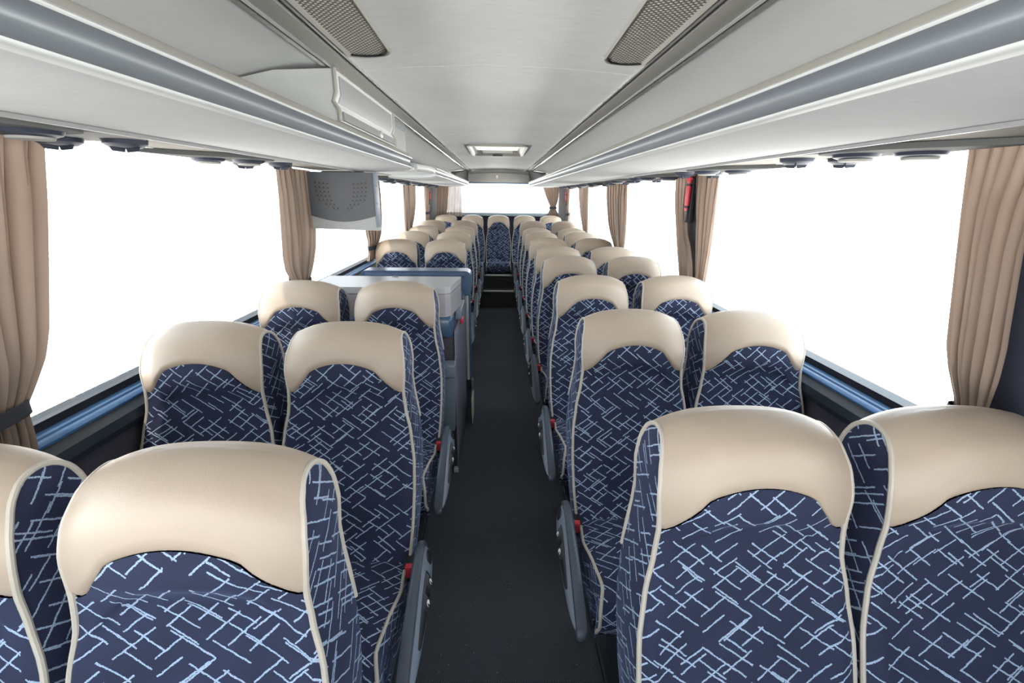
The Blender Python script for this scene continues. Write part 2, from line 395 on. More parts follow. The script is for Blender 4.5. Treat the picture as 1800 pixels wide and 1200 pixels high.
# ceiling: centre panel with hatch opening, side panels
def cz(x): return 2.008+.022*(1-(x/.46)**2)
xs = [-.44, -.36, -.28, -.21, -.1, 0, .1, .21, .28, .36, .44]
yl = [Y0, -.6]
for g in (.05, 1.69, 3.4, 5.6, 7.0): yl += [g-.003, g, g+.003]
yl += [4.17, 4.95, Y1]; yl = sorted(yl)
m = MB(); vs = [(x, y, cz(x)+(.014 if any(abs(y-g) < 1e-6 for g in (.05, 1.69, 3.4, 5.6, 7.0)) else 0)) for y in yl for x in xs]
fs = []
for j in range(len(yl)-1):
    for i in range(len(xs)-1):
        if yl[j] >= 4.17-1e-6 and yl[j+1] <= 4.95+1e-6 and xs[i] >= -.2101 and xs[i+1] <= .2101: continue
        a = j*len(xs)+i; fs.append((a, a+1, a+len(xs)+1, a+len(xs)))
m.add(vs, fs); struct(m.build('ceiling', HEAD, ang=20))
for s, nm in ((-1, 'left'), (1, 'right')):
    pr = spline([(.545, 2.008), (.66, 2.004), (.80, 1.975), (.95, 1.925), (1.10, 1.86), (1.16, 1.80)], 5)
    m = MB()
    yy = [Y0, 1.0, 3.0, 5.0, 8.3]
    m.grid(lambda u, v: (s*pr[round(u*(len(pr)-1))][0], yy[round(v*4)], pr[round(u*(len(pr)-1))][1]), len(pr)-1, 4)
    struct(m.build('ceiling_panel_'+nm, HEADW))
    # rail: dark groove, ribbed band, twin bright beads
    m = MB(); m.extrude([(s*.440, 2.003), (s*.447, 2.003), (s*.447, 2.02), (s*.440, 2.02)], 'y', Y0, 8.0); struct(m.build('trim_bead_'+nm, RAILW))
    m = MB(); m.extrude([(s*.447, 2.012), (s*.463, 2.012), (s*.463, 2.03), (s*.447, 2.03)], 'y', Y0, 8.0); struct(m.build('trim_groove_'+nm, BLACK))
    m = MB(); m.extrude([(s*.463, 2.004), (s*.490, 2.000), (s*.516, 2.002), (s*.516, 2.03), (s*.463, 2.03)], 'y', Y0, 8.0); struct(m.build('trim_ribbed_band_'+nm, RIB))
    m = MB(); m.extrude([(s*.516, 2.000), (s*.520, 1.996), (s*.525, 2.000), (s*.525, 2.03), (s*.516, 2.03)], 'y', Y0, 8.0); struct(m.build('trim_outer_bead_'+nm, RAILW))
    m = MB(); m.extrude([(s*.525, 2.006), (s*.532, 2.006), (s*.532, 2.03), (s*.525, 2.03)], 'y', Y0, 8.0); struct(m.build('trim_outer_groove_'+nm, BLACK))
    m = MB(); m.extrude([(s*.532, 2.001), (s*.546, 2.001), (s*.546, 2.03), (s*.532, 2.03)], 'y', Y0, 8.0); struct(m.build('trim_lower_bead_'+nm, RAILW))
# rear wall with window opening
m = MB()
m.box((-1.3, 8.4, 0), (1.3, 8.5, 1.29)); m.box((-1.3, 8.4, 1.90), (1.3, 8.5, 2.1)); 
struct(m.build('wall_rear', WALLF, smooth=False))
for s, nm in ((-1, 'left'), (1, 'right')):
    m = MB(); m.box((min(s*1.06, s*1.3), 8.38, .9), (max(s*1.06, s*1.3), 8.5, 1.90)); struct(m.build('trim_rear_post_'+nm, LGREY, smooth=False))
m = MB(); m.box((-1.08, 8.30, 1.27), (1.08, 8.42, 1.325), .008); struct(m.build('trim_6', LEDGE))
m = MB(); m.add([(-1.06, 8.44, 1.29), (1.06, 8.44, 1.29), (1.06, 8.44, 1.90), (-1.06, 8.44, 1.90)], [(0, 1, 2, 3)]); struct(m.build('window_11', GLASS, smooth=False))
# front: dashboard wall below, windscreen above (behind the photographer)
m = MB(); m.box((-1.3, Y0-.1, 0), (1.3, Y0, .75)); struct(m.build('wall_front', WALLF, smooth=False))
m = MB(); m.add([(-1.25, Y0-.05, .75), (1.25, Y0-.05, .75), (1.25, Y0-.05, 2.0), (-1.25, Y0-.05, 2.0)], [(0, 1, 2, 3)]); struct(m.build('window_12', GLASS, smooth=False))

# ------------------------------------------------------------------ overhead racks
def rack(side, ya, yb, round_a, round_b, label, zoff=0, plain=False):
    s = side
    t = thing('luggage_rack', label, 'luggage rack', (s*.85, ya, 1.76))
    # profile from seam under the rack, in to the front edge, and up to the lip
    under = spline([(.86, 1.757), (.72, 1.752), (.60, 1.752), (.52, 1.757), (.495, 1.762)], 4)
    edge = spline([(.495, 1.762), (.484, 1.766), (.482, 1.771)], 3)
    band = spline([(.482, 1.771), (.492, 1.782), (.496, 1.795), (.490, 1.808), (.482, 1.814)], 3)
    highlight = spline([(.482, 1.814), (.480, 1.818), (.484, 1.822)], 3)  # pale strip standing in for the highlight line above the grey band
    lip = spline([(.484, 1.822), (.494, 1.834), (.505, 1.841), (.53, 1.838), (.54, 1.82)], 3)
    shelf = [(.54, 1.82), (.70, 1.80), (.90, 1.80)]
    ysamp = []; R = .30
    N = 8
    if round_a: ysamp += [(ya+R*(1-math.cos(math.pi/2*k/N)), 1-math.sin(math.pi/2*k/N)) for k in range(N)]
    a = ya+(R if round_a else 0); b = yb-(R if round_b else 0)
    nseg = max(2, int((b-a)/.5)); ysamp += [(a+(b-a)*k/nseg, 0) for k in range(nseg+1)]
    if round_b: ysamp += [(yb-R*(1-math.sin(math.pi/2*(k+1)/N)), 1-math.cos(math.pi/2*(k+1)/N)) for k in range(N)]
    def sweep(pr, name, mat, parent=t):
        m = MB(); L = len(pr)
        vs = []
        for y, e in ysamp:
            for x, z in pr:
                X = x+(.93-x)*e if x < .93 else x
                Z = z-(z-1.76)*.12*e
                vs.append((s*X-s*.85, y-ya, Z+zoff-1.76))
        fs = [(j*L+i, j*L+i+1, (j+1)*L+i+1, (j+1)*L+i) for j in range(len(ysamp)-1) for i in range(L-1)]
        m.add(vs, fs); 
        return m.build(name, mat, parent)
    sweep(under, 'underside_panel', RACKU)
    sweep(edge, 'lower_edge', EDGE); sweep(band, 'grey_band', LIP if plain else BAND); sweep(highlight, 'upper_highlight', EDGE); sweep(lip, 'lip', LIP); sweep(shelf, 'shelf_board', MGREY)
    # seam bead near service channel
    m = MB(); m.box((s*.855-s*.85, 0, -.012), (s*.862-s*.85, yb-ya, -.0035)); m.build('seam_strip', MGREY, t)
    if round_b:
        pts = []
        for y, e in [q for q in ysamp if q[0] >= b-1e-6]:
            X = .484+(.93-.484)*e; pts.append((s*X-s*.85, y-ya, 1.766-1.76+zoff))
        m = MB(); m.tube(pts, .010, 8); m.build('end_bead', LIP, t)
    # end caps close the rounded ends
    for fl, idx in ((round_a, 0), (round_b, -1)):
        if fl: continue
        full = under+edge[1:]+band[1:]+highlight[1:]+lip[1:]+shelf[1:]
        y, e = ysamp[idx]
        m = MB(); vs = [(s*(x+(.93-x)*.97*e)-s*.85 if x < .93 else s*x-s*.85, y-ya, z-(z-1.76)*.12*e+zoff-1.76) for x, z in full]
        m.add(vs, [tuple(range(len(vs)))]); m.build('end_cap', EDGE, t, smooth=False)
    return t
rack(1, Y0, 8.12, False, True, 'long overhead luggage rack above the right-hand seats, unbroken from front to rear')
rack(-1, Y0, 3.03, False, True, 'front overhead luggage rack on the left, ending in a rounded tip above the monitor')
rack(-1, 3.80, 8.12, False, True, 'rear overhead luggage rack on the left, running from behind the galley to the back window')
# plain rounded shelf over the galley
t = thing('galley_shelf', 'smooth pale rounded shelf under the left rack above the galley, plain without grey band', 'shelf', (-.9, 2.75, 1.74))
m = MB(); poly = [(-1.16, 3.06), (-.53, 3.06)]+spline([(-.53, 3.06), (-.515, 3.12), (-.50, 3.2), (-.475, 3.42), (-.50, 3.60), (-.60, 3.72), (-.80, 3.76), (-1.16, 3.80)], 5)[1:]
poly = [(x+.9, y-2.75) for x, y in poly]
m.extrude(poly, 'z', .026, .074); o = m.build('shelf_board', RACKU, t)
m = MB(); m.tube([(x, y, .050) for x, y in poly[1:-1]], .0235, 12); m.build('edge_roll', EDGE, t)

# storage cabinet on the left rack
t = thing('overhead_cabinet', 'pale grey locker box standing on the left front rack with a small round lock', 'cabinet', (-.8, 1.62, 1.80))
def L(p): return (p[0]+.8, p[1]-1.62, p[2]-1.80)
m = MB()
fr = [(-.515, 1.998), (-.515, 1.93), (-.525, 1.905), (-.510, 1.88), (-.510, 1.850)]
ya, yb = 1.62, 2.44
side = fr+[(-1.0, 1.850), (-.99, 1.90), (-.86, 1.955), (-.70, 1.990)]
m.extrude([(x+.8, z-1.80) for x, z in side], 'y', 0, yb-ya); o = m.build('cabinet_body', HEAD, t)
m = MB(); m.extrude([(x+.8, z-1.8) for x, z in [(-.512, 1.985), (-.512, 1.93), (-.521, 1.907), (-.529, 1.907), (-.53, 1.985)]], 'y', .045, yb-ya-.03); m.build('door', LGREY, t)
m = MB(); m.extrude([(x+.8, z-1.8) for x, z in [(-.503, 1.880), (-.501, 1.853), (-.5095, 1.853), (-.5095, 1.880)]], 'y', .03, yb-ya-.02); fl = m.build('drop_flap', MGREY, t)
m = MB(); m.lathe([(.015, -.002), (.015, .006), (.009, .010)], (.298, .50, .066), 'x', 16); m.build('lock', CHROME, fl)
m = MB()
loop = [(x+.803, -.004, z-1.80) for x, z in fr]
m.tube(loop, .007, 8); m.build('edge_bead', LIP, t)
m = MB(); m.tube([(p[0], yb-ya+.004, p[2]) for p in loop], .007, 8); m.build('edge_bead', LIP, t)
# second small pale panel behind the cabinet
t = thing('rack_blanking_panel', 'flat pale blue-grey panel filling the gap behind the left overhead locker', 'panel', (-.6, 2.5, 1.845))
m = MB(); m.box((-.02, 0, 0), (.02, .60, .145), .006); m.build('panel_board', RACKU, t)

# ------------------------------------------------------------------ roof grilles, hatch, rear box
def grille(s, yend, label):
    t = thing('ceiling_grille', label, 'air grille', (s*.37, yend-.5, 2.02))
    P = []
    pts = [(.436, -.5), (.436, .475)]+spline([(.436, .475), (.40, .494), (.36, .5), (.325, .49), (.308, .455)], 4)[1:]+[(.285, -.5)]
    P = [(s*(x-.37), y) for x, y in pts]
    def zc(x): return cz(s*.37+x)-2.02
    cxm = sum(p[0] for p in P)/len(P); cym = sum(p[1] for p in P)/len(P)
    def inset(q): return [((p[0]-cxm)*(1-q/.075)+cxm, (p[1]-cym)*(1-q/.5)+cym) for p in P]
    a, b, c = P, inset(.009), inset(.014)
    n = len(P); m = MB()
    vs = [(p[0], p[1], zc(p[0])-.001) for p in a]+[((p[0]+q[0])/2, (p[1]+q[1])/2, zc(p[0])-.010) for p, q in zip(a, b)]+[(p[0], p[1], zc(p[0])-.008) for p in b]+[(p[0], p[1], zc(p[0])-.003) for p in c]
    m.add(vs, [(r*n+k, r*n+(k+1) % n, (r+1)*n+(k+1) % n, (r+1)*n+k) for r in range(3) for k in range(n)]); m.build('frame', LIP, t)
    m = MB(); m.tube([(p[0], p[1], zc(p[0])-.004) for p in P[1:-1]], .006, 8); m.build('frame_bead', LIP, t)
    m = MB(); m.tube([(p[0], p[1], zc(p[0])-.006) for p in c[1:-1]], .0035, 6); m.build('gasket', BLACK, t)
    m = MB(); m.add([(p[0], p[1], zc(p[0])-.004) for p in c], [tuple(range(n))]); m.build('perforated_plate', PERF, t, smooth=False)
grille(-1, 1.53, 'long perforated metal grille with rounded end, set in the ceiling left of centre')
grille(1, 1.56, 'long perforated metal grille with rounded end, set in the ceiling right of centre')
t = thing('roof_hatch', 'emergency roof hatch with pale glazing and grey tapered frame in the rear ceiling', 'roof hatch', (-.012, 4.56, 2.02))
m = MB()
o_, i_, j_ = rrect(-.262, -.50, .262, .50, .05), rrect(-.235, -.46, .235, .46, .04), rrect(-.20, -.38, .20, .38, .03)
n = len(o_)
m.add([(p[0], p[1], .012) for p in o_]+[(p[0]*.985, p[1]*.985, -.012) for p in o_]+[(p[0], p[1], -.014) for p in i_]+[(p[0], p[1], .035) for p in j_], [(r*n+k, r*n+(k+1) % n, (r+1)*n+(k+1) % n, (r+1)*n+k) for r in range(3) for k in range(n)])
m.build('frame', LIP, t)
m = MB(); m.box((-.198, -.375, .034), (.198, .375, .038)); m.build('glazing', OPAL, t)
m = MB(); m.box((-.05, .375, -.020), (.05, .44, -.008), .004); m.build('handle', BLACK, t)
m = MB(); m.box((-.15, .33, .0), (.15, .37, .03), .004); m.build('cross_bar', MGREY, t)
# rear overhead box
t = thing('rear_overhead_box', 'grey arched box across the ceiling above the rear window with a white latch', 'cabinet', (0, 7.95, 1.9))
m = MB()
def topz(x): return .118-.03*(x/.5)**2+.005
vs = []; nx = 16
prof = [(.18, 1.0), (.0, 1.0), (-.01, .80), (-.035, .70), (-.035, -.0), (-.02, -.04), (.2, -.05)]
for i in range(nx+1):
    x = -.495+.99*i/nx
    for dy, q in prof:
        z = -.075+(topz(x)+.075)*q if q >= 0 else -.075+q*.3
        vs.append((x, dy, z))
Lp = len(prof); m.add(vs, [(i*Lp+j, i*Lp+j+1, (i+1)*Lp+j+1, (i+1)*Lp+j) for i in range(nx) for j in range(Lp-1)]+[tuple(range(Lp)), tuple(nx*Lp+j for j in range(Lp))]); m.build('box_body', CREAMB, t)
m = MB(); m.box((-.5, -.03, -.10), (.5, .02, -.083), .003); m.build('lower_rail', SILLB, t)
m = MB(); m.box((-.045, -.05, .0), (-.005, -.034, .035), .004); m.build('latch', ICON, t)
m = MB(); m.lathe([(.012, -.016), (.012, 0)], (-.025, -.034, -.012), 'y', 12); m.build('lock', CHROME, t)
for s in (-1, 1):
    m = MB(); m.add([(s*.455, 8.0, 2.02), (s*.80, 8.02, 1.98), (s*.62, 8.02, 1.76), (s*.495, 8.0, 1.80)], [(0, 1, 2, 3)])
    m.add([(s*.455, 7.98, 2.02), (s*.70, 7.9, 1.95), (s*.60, 7.95, 1.76), (s*.495, 7.97, 1.80)], [(0, 1, 2, 3)])
    struct(m.build('trim_corner_panel_'+('left' if s < 0 else 'right'), MGREY, smooth=False))

# ------------------------------------------------------------------ service units
def service_unit(s, y, label, group, first=None):
    if first:
        t = copy_tree(first); t.location = (s*1.03, y, 1.757); t['label'] = label; return t
    t = thing('service_unit', label, 'reading light unit', (s*1.03, y, 1.757), group)
    # y local 0 at the nozzles; the lamp plate lies toward the front (negative y)
    m = MB()
    pl = spline([(-.14, -.27), (-.15, -.20), (-.11, -.155), (-.02, -.150), (.05, -.19), (.09, -.28), (.10, -.42), (.105, -.56)], 5)
    P = [(s*x, y_) for x, y_ in pl]; P = P+[(s*.07, -.50), (s*-.02, -.42), (s*-.10, -.35)]
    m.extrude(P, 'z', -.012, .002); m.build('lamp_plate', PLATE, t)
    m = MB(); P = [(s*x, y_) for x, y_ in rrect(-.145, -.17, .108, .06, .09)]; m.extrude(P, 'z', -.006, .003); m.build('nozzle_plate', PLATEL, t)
    for (x, y_) in ((-.06, -.215), (.045, -.30)):
        m = MB(); m.lathe([(.058, -.010), (.052, -.020), (.030, -.028), (.0005, -.030)], (s*x, y_, 0), 'z', 24); lamp = m.build('reading_lamp', DOME, t)
        m = MB(); m.lathe([(.040, -.027), (.038, -.032), (.0005, -.034)], (s*x, y_, .002), 'z', 20); m.build('lens', PLATEL, lamp)
    for (x, y_) in ((-.075, .02), (.055, -.02)):
        m = MB(); m.lathe([(.050, -.004), (.047, -.016), (.034, -.024), (.0005, -.026)], (s*x, y_, 0), 'z', 24); nz = m.build('air_nozzle', DOME, t)
        m = MB()
        for a in (0, 120, 240):
            c, q = math.cos(math.radians(a)), math.sin(math.radians(a))
            m.add([(s*x, y_, -.022), (s*x+c*.036, y_+q*.036, -.022), (s*x+c*.030, y_+q*.030, -.033), (s*x+c*.004, y_+q*.004, -.035),
                   (s*x+.004*q, y_-.004*c, -.022), (s*x+c*.036+.004*q, y_+q*.036-.004*c, -.022), (s*x+c*.030+.004*q, y_+q*.030-.004*c, -.033), (s*x+.004*q+c*.004, y_+q*.004-.004*c, -.035)],
                  [(0, 1, 2, 3), (7, 6, 5, 4), (0, 4, 5, 1), (1, 5, 6, 2), (2, 6, 7, 3), (3, 7, 4, 0)])
        m.build('nozzle_fins', DOME, nz)
    for x, y_, mt, nm in ((.03, -.115, RED, 'call_button'), (.075, -.10, MGREY, 'lamp_button'), (-.01, -.12, MGREY, 'lamp_button')):
        m = MB(); m.lathe([(.015, -.005), (.014, -.012), (.0005, -.013)], (s*x, y_, 0), 'z', 16); m.build(nm, mt, t)
    return t
ORD = ['first', 'second', 'third', 'fourth', 'fifth', 'sixth', 'seventh', 'eighth', 'ninth', 'tenth']
f = None
for i, y in enumerate((1.52, 2.45, 3.32, 4.12, 4.92, 5.66, 6.45, 7.2)):
    o = service_unit(1, y, 'overhead reading lamp and air nozzle unit on the right side, %s from the camera' % ORD[i], 'service units on the right side', f); f = f or o
f = None
for i, y in enumerate((1.27, 2.14, 4.25, 5.0, 5.8, 6.6, 7.3)):
    o = service_unit(-1, y, 'overhead reading lamp and air nozzle unit on the left side, %s from the camera' % ORD[i], 'service units on the left side', f); f = f or o

# ------------------------------------------------------------------ seats
PROF = spline([(-.30, .475), (-.255, .535), (-.205, .64), (-.165, .75), (-.128, .85), (-.105, .94), (-.098, 1.02), (-.092, 1.09), (-.074, 1.155), (-.042, 1.198), (.0, 1.211), (.036, 1.198), (.056, 1.16), (.062, 1.05), (.040, .85), (-.03, .60), (-.12, .42)], 4)
WT = [(.42, .205), (.50, .212), (.60, .218), (.70, .2205), (.78, .219), (.87, .207), (.95, .191), (1.01, .186), (1.09, .190), (1.15, .187), (1.19, .179), (1.212, .172)]
IC = max(range(len(PROF)), key=lambda i: PROF[i][1])
def prof_at(s):
    s = max(0, min(len(PROF)-1.0001, s)); i = int(s); t = s-i
    return (PROF[i][0]*(1-t)+PROF[i+1][0]*t, PROF[i][1]*(1-t)+PROF[i+1][1]*t)
ARC = [0]
for a, b in zip(PROF, PROF[1:]): ARC.append(ARC[-1]+math.hypot(a[0]-b[0], a[1]-b[1]))
def arc_at(s): i = int(min(s, len(PROF)-1.001)); return ARC[i]+(ARC[i+1]-ARC[i])*(s-i)
def s_front(z):
    for i in range(IC):
        if PROF[i+1][1] >= z: return i+(z-PROF[i][1])/(PROF[i+1][1]-PROF[i][1])
    return IC
def surf(u, s, off=0.0):
    y, z = prof_at(s); e = .5
    a, b = prof_at(s-e), prof_at(s+e); ty, tz = b[0]-a[0], b[1]-a[1]; L_ = math.hypot(ty, tz) or 1
    ny, nz = -tz/L_, ty/L_          # outward (front side faces -y)
    w_ = lerp_tab(WT, z)
    front = 1 if s <= IC else 0
    hb = sstep((z-.98)/.08)
    bulge = (.006+.027*hb*sstep((1.22-z)/.06))*(1-abs(u)**3)
    if front:
        # recessed centre pad with arched top
        x = u*w_
        k = (x/.182)**2+max(0, (z-.86)/.175)**2
        k2 = (x/.182)**2 if z < .86 else k
        bulge -= .006*sstep((1.0-k2)/.07)
        bulge += .010*sstep((abs(u)-.55)/.3)*(1-sstep((abs(u)-.90)/.1))*sstep((.98-z)/.1)
        bulge += .014*math.exp(-((z-.66)/.10)**2)*(1-u*u)
    else: bulge *= .5
    y += ny*(bulge+off); z += nz*(bulge+off)
    drop = .030*abs(u)**2.6*sstep((prof_at(s)[1]-1.0)/.19)
    return (u*w_, y, z-drop)
def zb(u):
    a = abs(u)
    return 1.006+.100*(sstep((.95-a)/.46)*.72+.28*(1-min(1, a/.62)**2))
SE = len(PROF)-1; S_REAR = IC+3*4+1    # where the leather ends behind the head
def build_backrest(parent):
    nu = 26
    m = MB()
    us = [-1+2*i/nu for i in range(nu+1)]
    def front(i, j, nv):
        u = us[i]; sb = s_front(zb(u)); return u, sb*j/nv
    nv = 44
    m.grid(lambda a, b: surf(*front(round(a*nu), b*nv, nv)), nu, nv, lambda a, b: (us[round(a*nu)]*.21, arc_at(front(round(a*nu), b*nv, nv)[1])))
    m.grid(lambda a, b: surf(us[round(a*nu)], S_REAR+(SE-S_REAR)*b), nu, 10, lambda a, b: (us[round(a*nu)]*.21, 2+b*.6))
    for sgn in (-1, 1):
        K = 5; J = 26
        def sd(a, b):
            sf = IC*b; sr = SE-(SE-IC)*b
            p, q = surf(sgn, sf), surf(sgn, sr)
            t = a; bul = .004*math.sin(math.pi*t)*min(1, (1-b)*6+.15)
            return (p[0]*(1-t)+q[0]*t+sgn*bul, p[1]*(1-t)+q[1]*t, p[2]*(1-t)+q[2]*t)
        m.grid(sd, K, J, lambda a, b: (sd(a, b)[1]+3*sgn, sd(a, b)[2]))
    o = m.build('backrest', FAB, parent, ang=50)
    # leather head cover
    m = MB()
    def lf(a, b):
        u = us[round(a*nu)]; sb = s_front(zb(u)); s_ = sb+(S_REAR-sb)*b
        return surf(u, s_, .0035 if .001 < b < .999 else -.004)
    m.grid(lf, nu, 40); m.build('headrest_cover', LEA, parent, ang=60)
    # piping down both edges and round the top
    for sgn in (-1, 1):
        m = MB(); pts = [surf(sgn, .5+(SE-8-.5)*k/54) for k in range(55)]
        m.tube([(p[0], p[1], p[2]) for p in pts], .0055, 8); m.build('edge_piping', PIPE, parent)
def build_cushion(parent, aisle):
    cp = spline([(-.20, .465), (-.30, .492), (-.42, .508), (-.54, .520), (-.62, .520), (-.665, .495), (-.680, .450), (-.665, .395), (-.62, .360)], 4)
    wtab = [(-.68, .205), (-.62, .190), (-.52, .198), (-.42, .212), (-.34, .205), (-.28, .196), (-.20, .19)]
    def w_(y, z): return lerp_tab(wtab, y)+(.008 if z < .42 else 0)*(1 if y < -.5 else 0)
    n = len(cp); arc = [0]
    for a, b in zip(cp, cp[1:]): arc.append(arc[-1]+math.hypot(a[0]-b[0], a[1]-b[1]))
    m = MB(); nu = 14
    def fn(a, b):
        i = round(b*(n-1)); y, z = cp[i]; u = -1+2*a; lift = .014*(1-u*u)
        return (u*w_(y, z), y-(lift if z < .49 and y < -.6 else 0), z+(lift*.6 if z > .49 else 0))
    m.grid(fn, nu, n-1, lambda a, b: ((-1+2*a)*.21, 5-arc[round(b*(n-1))]))
    for sgn in (-1, 1):
        def sd(a, b):
            i = round(b*(n-1)); y, z = cp[i]; zz = z+( .345-z)*a
            return (sgn*(w_(y, z)+.008*math.sin(math.pi*min(1, a*1.1))), y+(.03*a if y < -.6 else 0), zz)
        m.grid(sd, 4, n-1, lambda a, b: (sd(a, b)[1]+8, sd(a, b)[2]))
    m.add([(-.2, -.20, .345), (.2, -.20, .345), (.2, -.63, .345), (-.2, -.63, .345)], [(0, 1, 2, 3)])
    o = m.build('seat_cushion', FAB, parent, ang=50)
    for sgn in (-1, 1):
        m = MB(); m.tube([(sgn*w_(y, z), y, z) for y, z in cp], .0052, 8); m.build('cushion_piping', PIPE, parent)
def build_arm(parent, s):
    """s = direction of the aisle seen from the seat"""
    # outline in (y, z): rounded far end high, tapering to the low front end
    top = spline([(-.285, .500), (-.275, .560), (-.315, .588), (-.37, .580), (-.46, .545), (-.58, .485), (-.66, .435), (-.690, .405), (-.685, .385), (-.66, .385), (-.55, .405), (-.42, .445), (-.33, .468), (-.285, .500)], 5)[:-1]
    xi, xm, xo = .240, .270, .297
    n = len(top); cy = sum(p[0] for p in top)/n; cz_ = sum(p[1] for p in top)/n
    def ins(q): return [(cy+(p[0]-cy)*(1-q/.21), cz_+(p[1]-cz_)*(1-q/.07)) for p in top]
    rings = [(xi, .010), (xi+.005, .003), (xi+.012, 0), (xm-.006, 0), (xm, .003), (xm, .012)]
    m = MB(); vs = []
    for x, q in rings: vs += [(s*x, p[0], p[1]) for p in ins(q)]
    m.add(vs, [(r*n+k, r*n+(k+1) % n, (r+1)*n+(k+1) % n, (r+1)*n+k) for r in range(len(rings)-1) for k in range(n)]+[tuple(range(n)), tuple(range((len(rings)-1)*n, len(rings)*n))])
    arm = m.build('armrest', ARM, parent)
    # aisle-facing side plate: slanted outward below the top strip, thickest in the middle
    cen = spline([(-.282, .530), (-.33, .528), (-.40, .506), (-.50, .462), (-.60, .420), (-.66, .400)], 5)
    hgt = lambda t: .002+(.058*math.sin(math.pi*min(1, t*1.0)**.62))*(1-.45*t)
    tk = lambda t: (xo-xm)*math.sin(math.pi*min(1, .02+t*.97)**.75)**.7+.001
    def pl(a, b, off=0):
        """a along from the far end, b from the top edge down"""
        i = a*(len(cen)-1); j = int(min(i, len(cen)-1.001)); f = i-j
        y = cen[j][0]*(1-f)+cen[j+1][0]*f; z = cen[j][1]*(1-f)+cen[j+1][1]*f
        h = hgt(a); prof = math.sin(min(1, b/.62)*math.pi/2)**.9 if b < .62 else math.cos((b-.62)/.38*math.pi/2)**.6
        return (s*(xm-.002+(tk(a)+off)*prof+off), y, z+h*(1-2*b)*.95)
    m = MB(); m.grid(lambda a, b: pl(a, b), 30, 12); m.build('side_plate', ARML, arm)
    def patch(a0, a1, b0, b1, off, name, mat, par, taper=0):
        mm = MB()
        def q(u, v):
            a = a0+(a1-a0)*u; w_ = (b1-b0)*(1-taper*u)*(.25+.75*math.sin(math.pi*min(1, max(0, .06+.88*u)))**.5)
            bc = (b0+b1)/2; return pl(a, bc-w_/2+w_*v, off if .01 < u < .99 and .01 < v < .99 else -.0015)
        mm.grid(q, 14, 8); return mm.build(name, mat, par)
    patch(.10, .27, .10, .42, .0018, 'grip_recess', BLACK, arm)
    pn = patch(.33, .72, .08, .58, .0018, 'button_panel', BLACK, arm, .5)
    for a in (.40, .51):
        mm = MB(); mm.grid(lambda u, v: pl(a-.04+.08*u, .16+.30*v, .0045 if .01 < u < .99 and .01 < v < .99 else .001), 6, 6); b_ = mm.build('recline_button', DARKM, pn)
        mm = MB(); c = pl(a, .30, .0052); L_ = []
        for k in range(16):
            th = 2*math.pi*k/16; L_.append(pl(a+.016*math.cos(th), .30+.065*math.sin(th), .0058))
        mm.add(L_, [tuple(range(16))]); mm.build('button_symbol', ICON, b_)
        mm = MB(); mm.add([pl(a+.003+.010*math.cos(th), .31+.05*math.sin(th), .0066) for th in [math.pi*k/8-math.pi/2 for k in range(9)]], [tuple(range(9))]); mm.build('button_symbol', BLACK, b_)
    # buckle between armrest and cushion
    m = MB(); m.box((min(s*.197, s*.239), -.330, .45), (max(s*.197, s*.239), -.268, .508), .004); bk = m.build('belt_buckle', BLACK, parent)
    m = MB(); m.box((min(s*.206, s*.230), -.3325, .468), (max(s*.206, s*.230), -.312, .5095), .002); m.build('release_button', RED, bk)
def build_frame(parent, s):
    m = MB(); m.box((-.205, -.60, .30), (.205, -.22, .345), .01)
    m.extrude([(-.56, 0), (-.50, 0), (-.46, .30), (-.54, .30)], 'x', s*.10-.02, s*.10+.02)
    m.extrude([(-.28, 0), (-.22, 0), (-.24, .30), (-.32, .30)], 'x', s*.10-.02, s*.10+.02)
    m.box((s*.10-.03, -.60, 0), (s*.10+.03, -.18, .03), .006)
    m.build('seat_frame', DARKM, parent)
def make_seat(name, aisle, s):
    t = thing(name, '', 'coach seat', (0, 0, 0))
    build_backrest(t); build_cushion(t, aisle); build_frame(t, s)
    if aisle: build_arm(t, s)
    return t
PROTO = {}
PROTO['w'] = make_seat('coach_seat', False, 1)
PROTO['R'] = make_seat('coach_seat', True, -1)     # right of the aisle: armrest toward -x
PROTO['L'] = make_seat('coach_seat', True, 1)
USED = set()
def place(kind, x, y, dz, label, group):
    p = PROTO[kind]
    if kind in USED: t = copy_tree(p)
    else: t = p; USED.add(kind)
    t.location = (x, y, dz); t['label'] = label; t['group'] = group
    return t
RY = [.83, 1.68, 2.46, 3.27, 3.90, 4.70, 5.47, 6.12, 6.86]
RZ = [0, 0, 0, 0, 0, 0, 0, 0, .05]
for i, (y, dz) in enumerate(zip(RY, RZ)):
    row = ('front row nearest the camera', 'second row from the camera', 'third row', 'fourth row', 'fifth row', 'sixth row', 'seventh row', 'eighth row', 'last row before the rear bench')[i]
    place('R', .503, y, dz, 'patterned coach seat right of the aisle, aisle side, %s' % row, 'seats right of the aisle')
    place('w', .962, y, dz, 'patterned coach seat beside the right windows, %s' % row, 'seats along the right windows')
LY = [.69, 1.485, 2.24, 4.42, 5.25, 6.05, 6.86]
LZ = [0, 0, 0, 0, .013, .023, .048]
for i, (y, dz) in enumerate(zip(LY, LZ)):
    row = ('front row nearest the camera', 'second row from the camera', 'third row, in front of the galley', 'first row behind the galley', 'second row behind the galley', 'third row behind the galley', 'last row before the rear bench')[i]
    place('L', -.498, y, dz, 'patterned coach seat left of the aisle, aisle side, %s' % row, 'seats left of the aisle')
    place('w', -.955, y, dz, 'patterned coach seat beside the left windows, %s' % row, 'seats along the left windows')
for i, x in enumerate((-.86, -.43, 0, .43, .86)):
    p = ('at the far left corner', 'left of the middle one', 'in the middle facing the aisle', 'right of the middle one', 'at the far right corner')[i]
    o = place('w', x, 7.78, .09, 'patterned rear bench seat with beige leather head, %s' % p, 'seats of the rear bench'); o.scale = (.93, 1, 1)

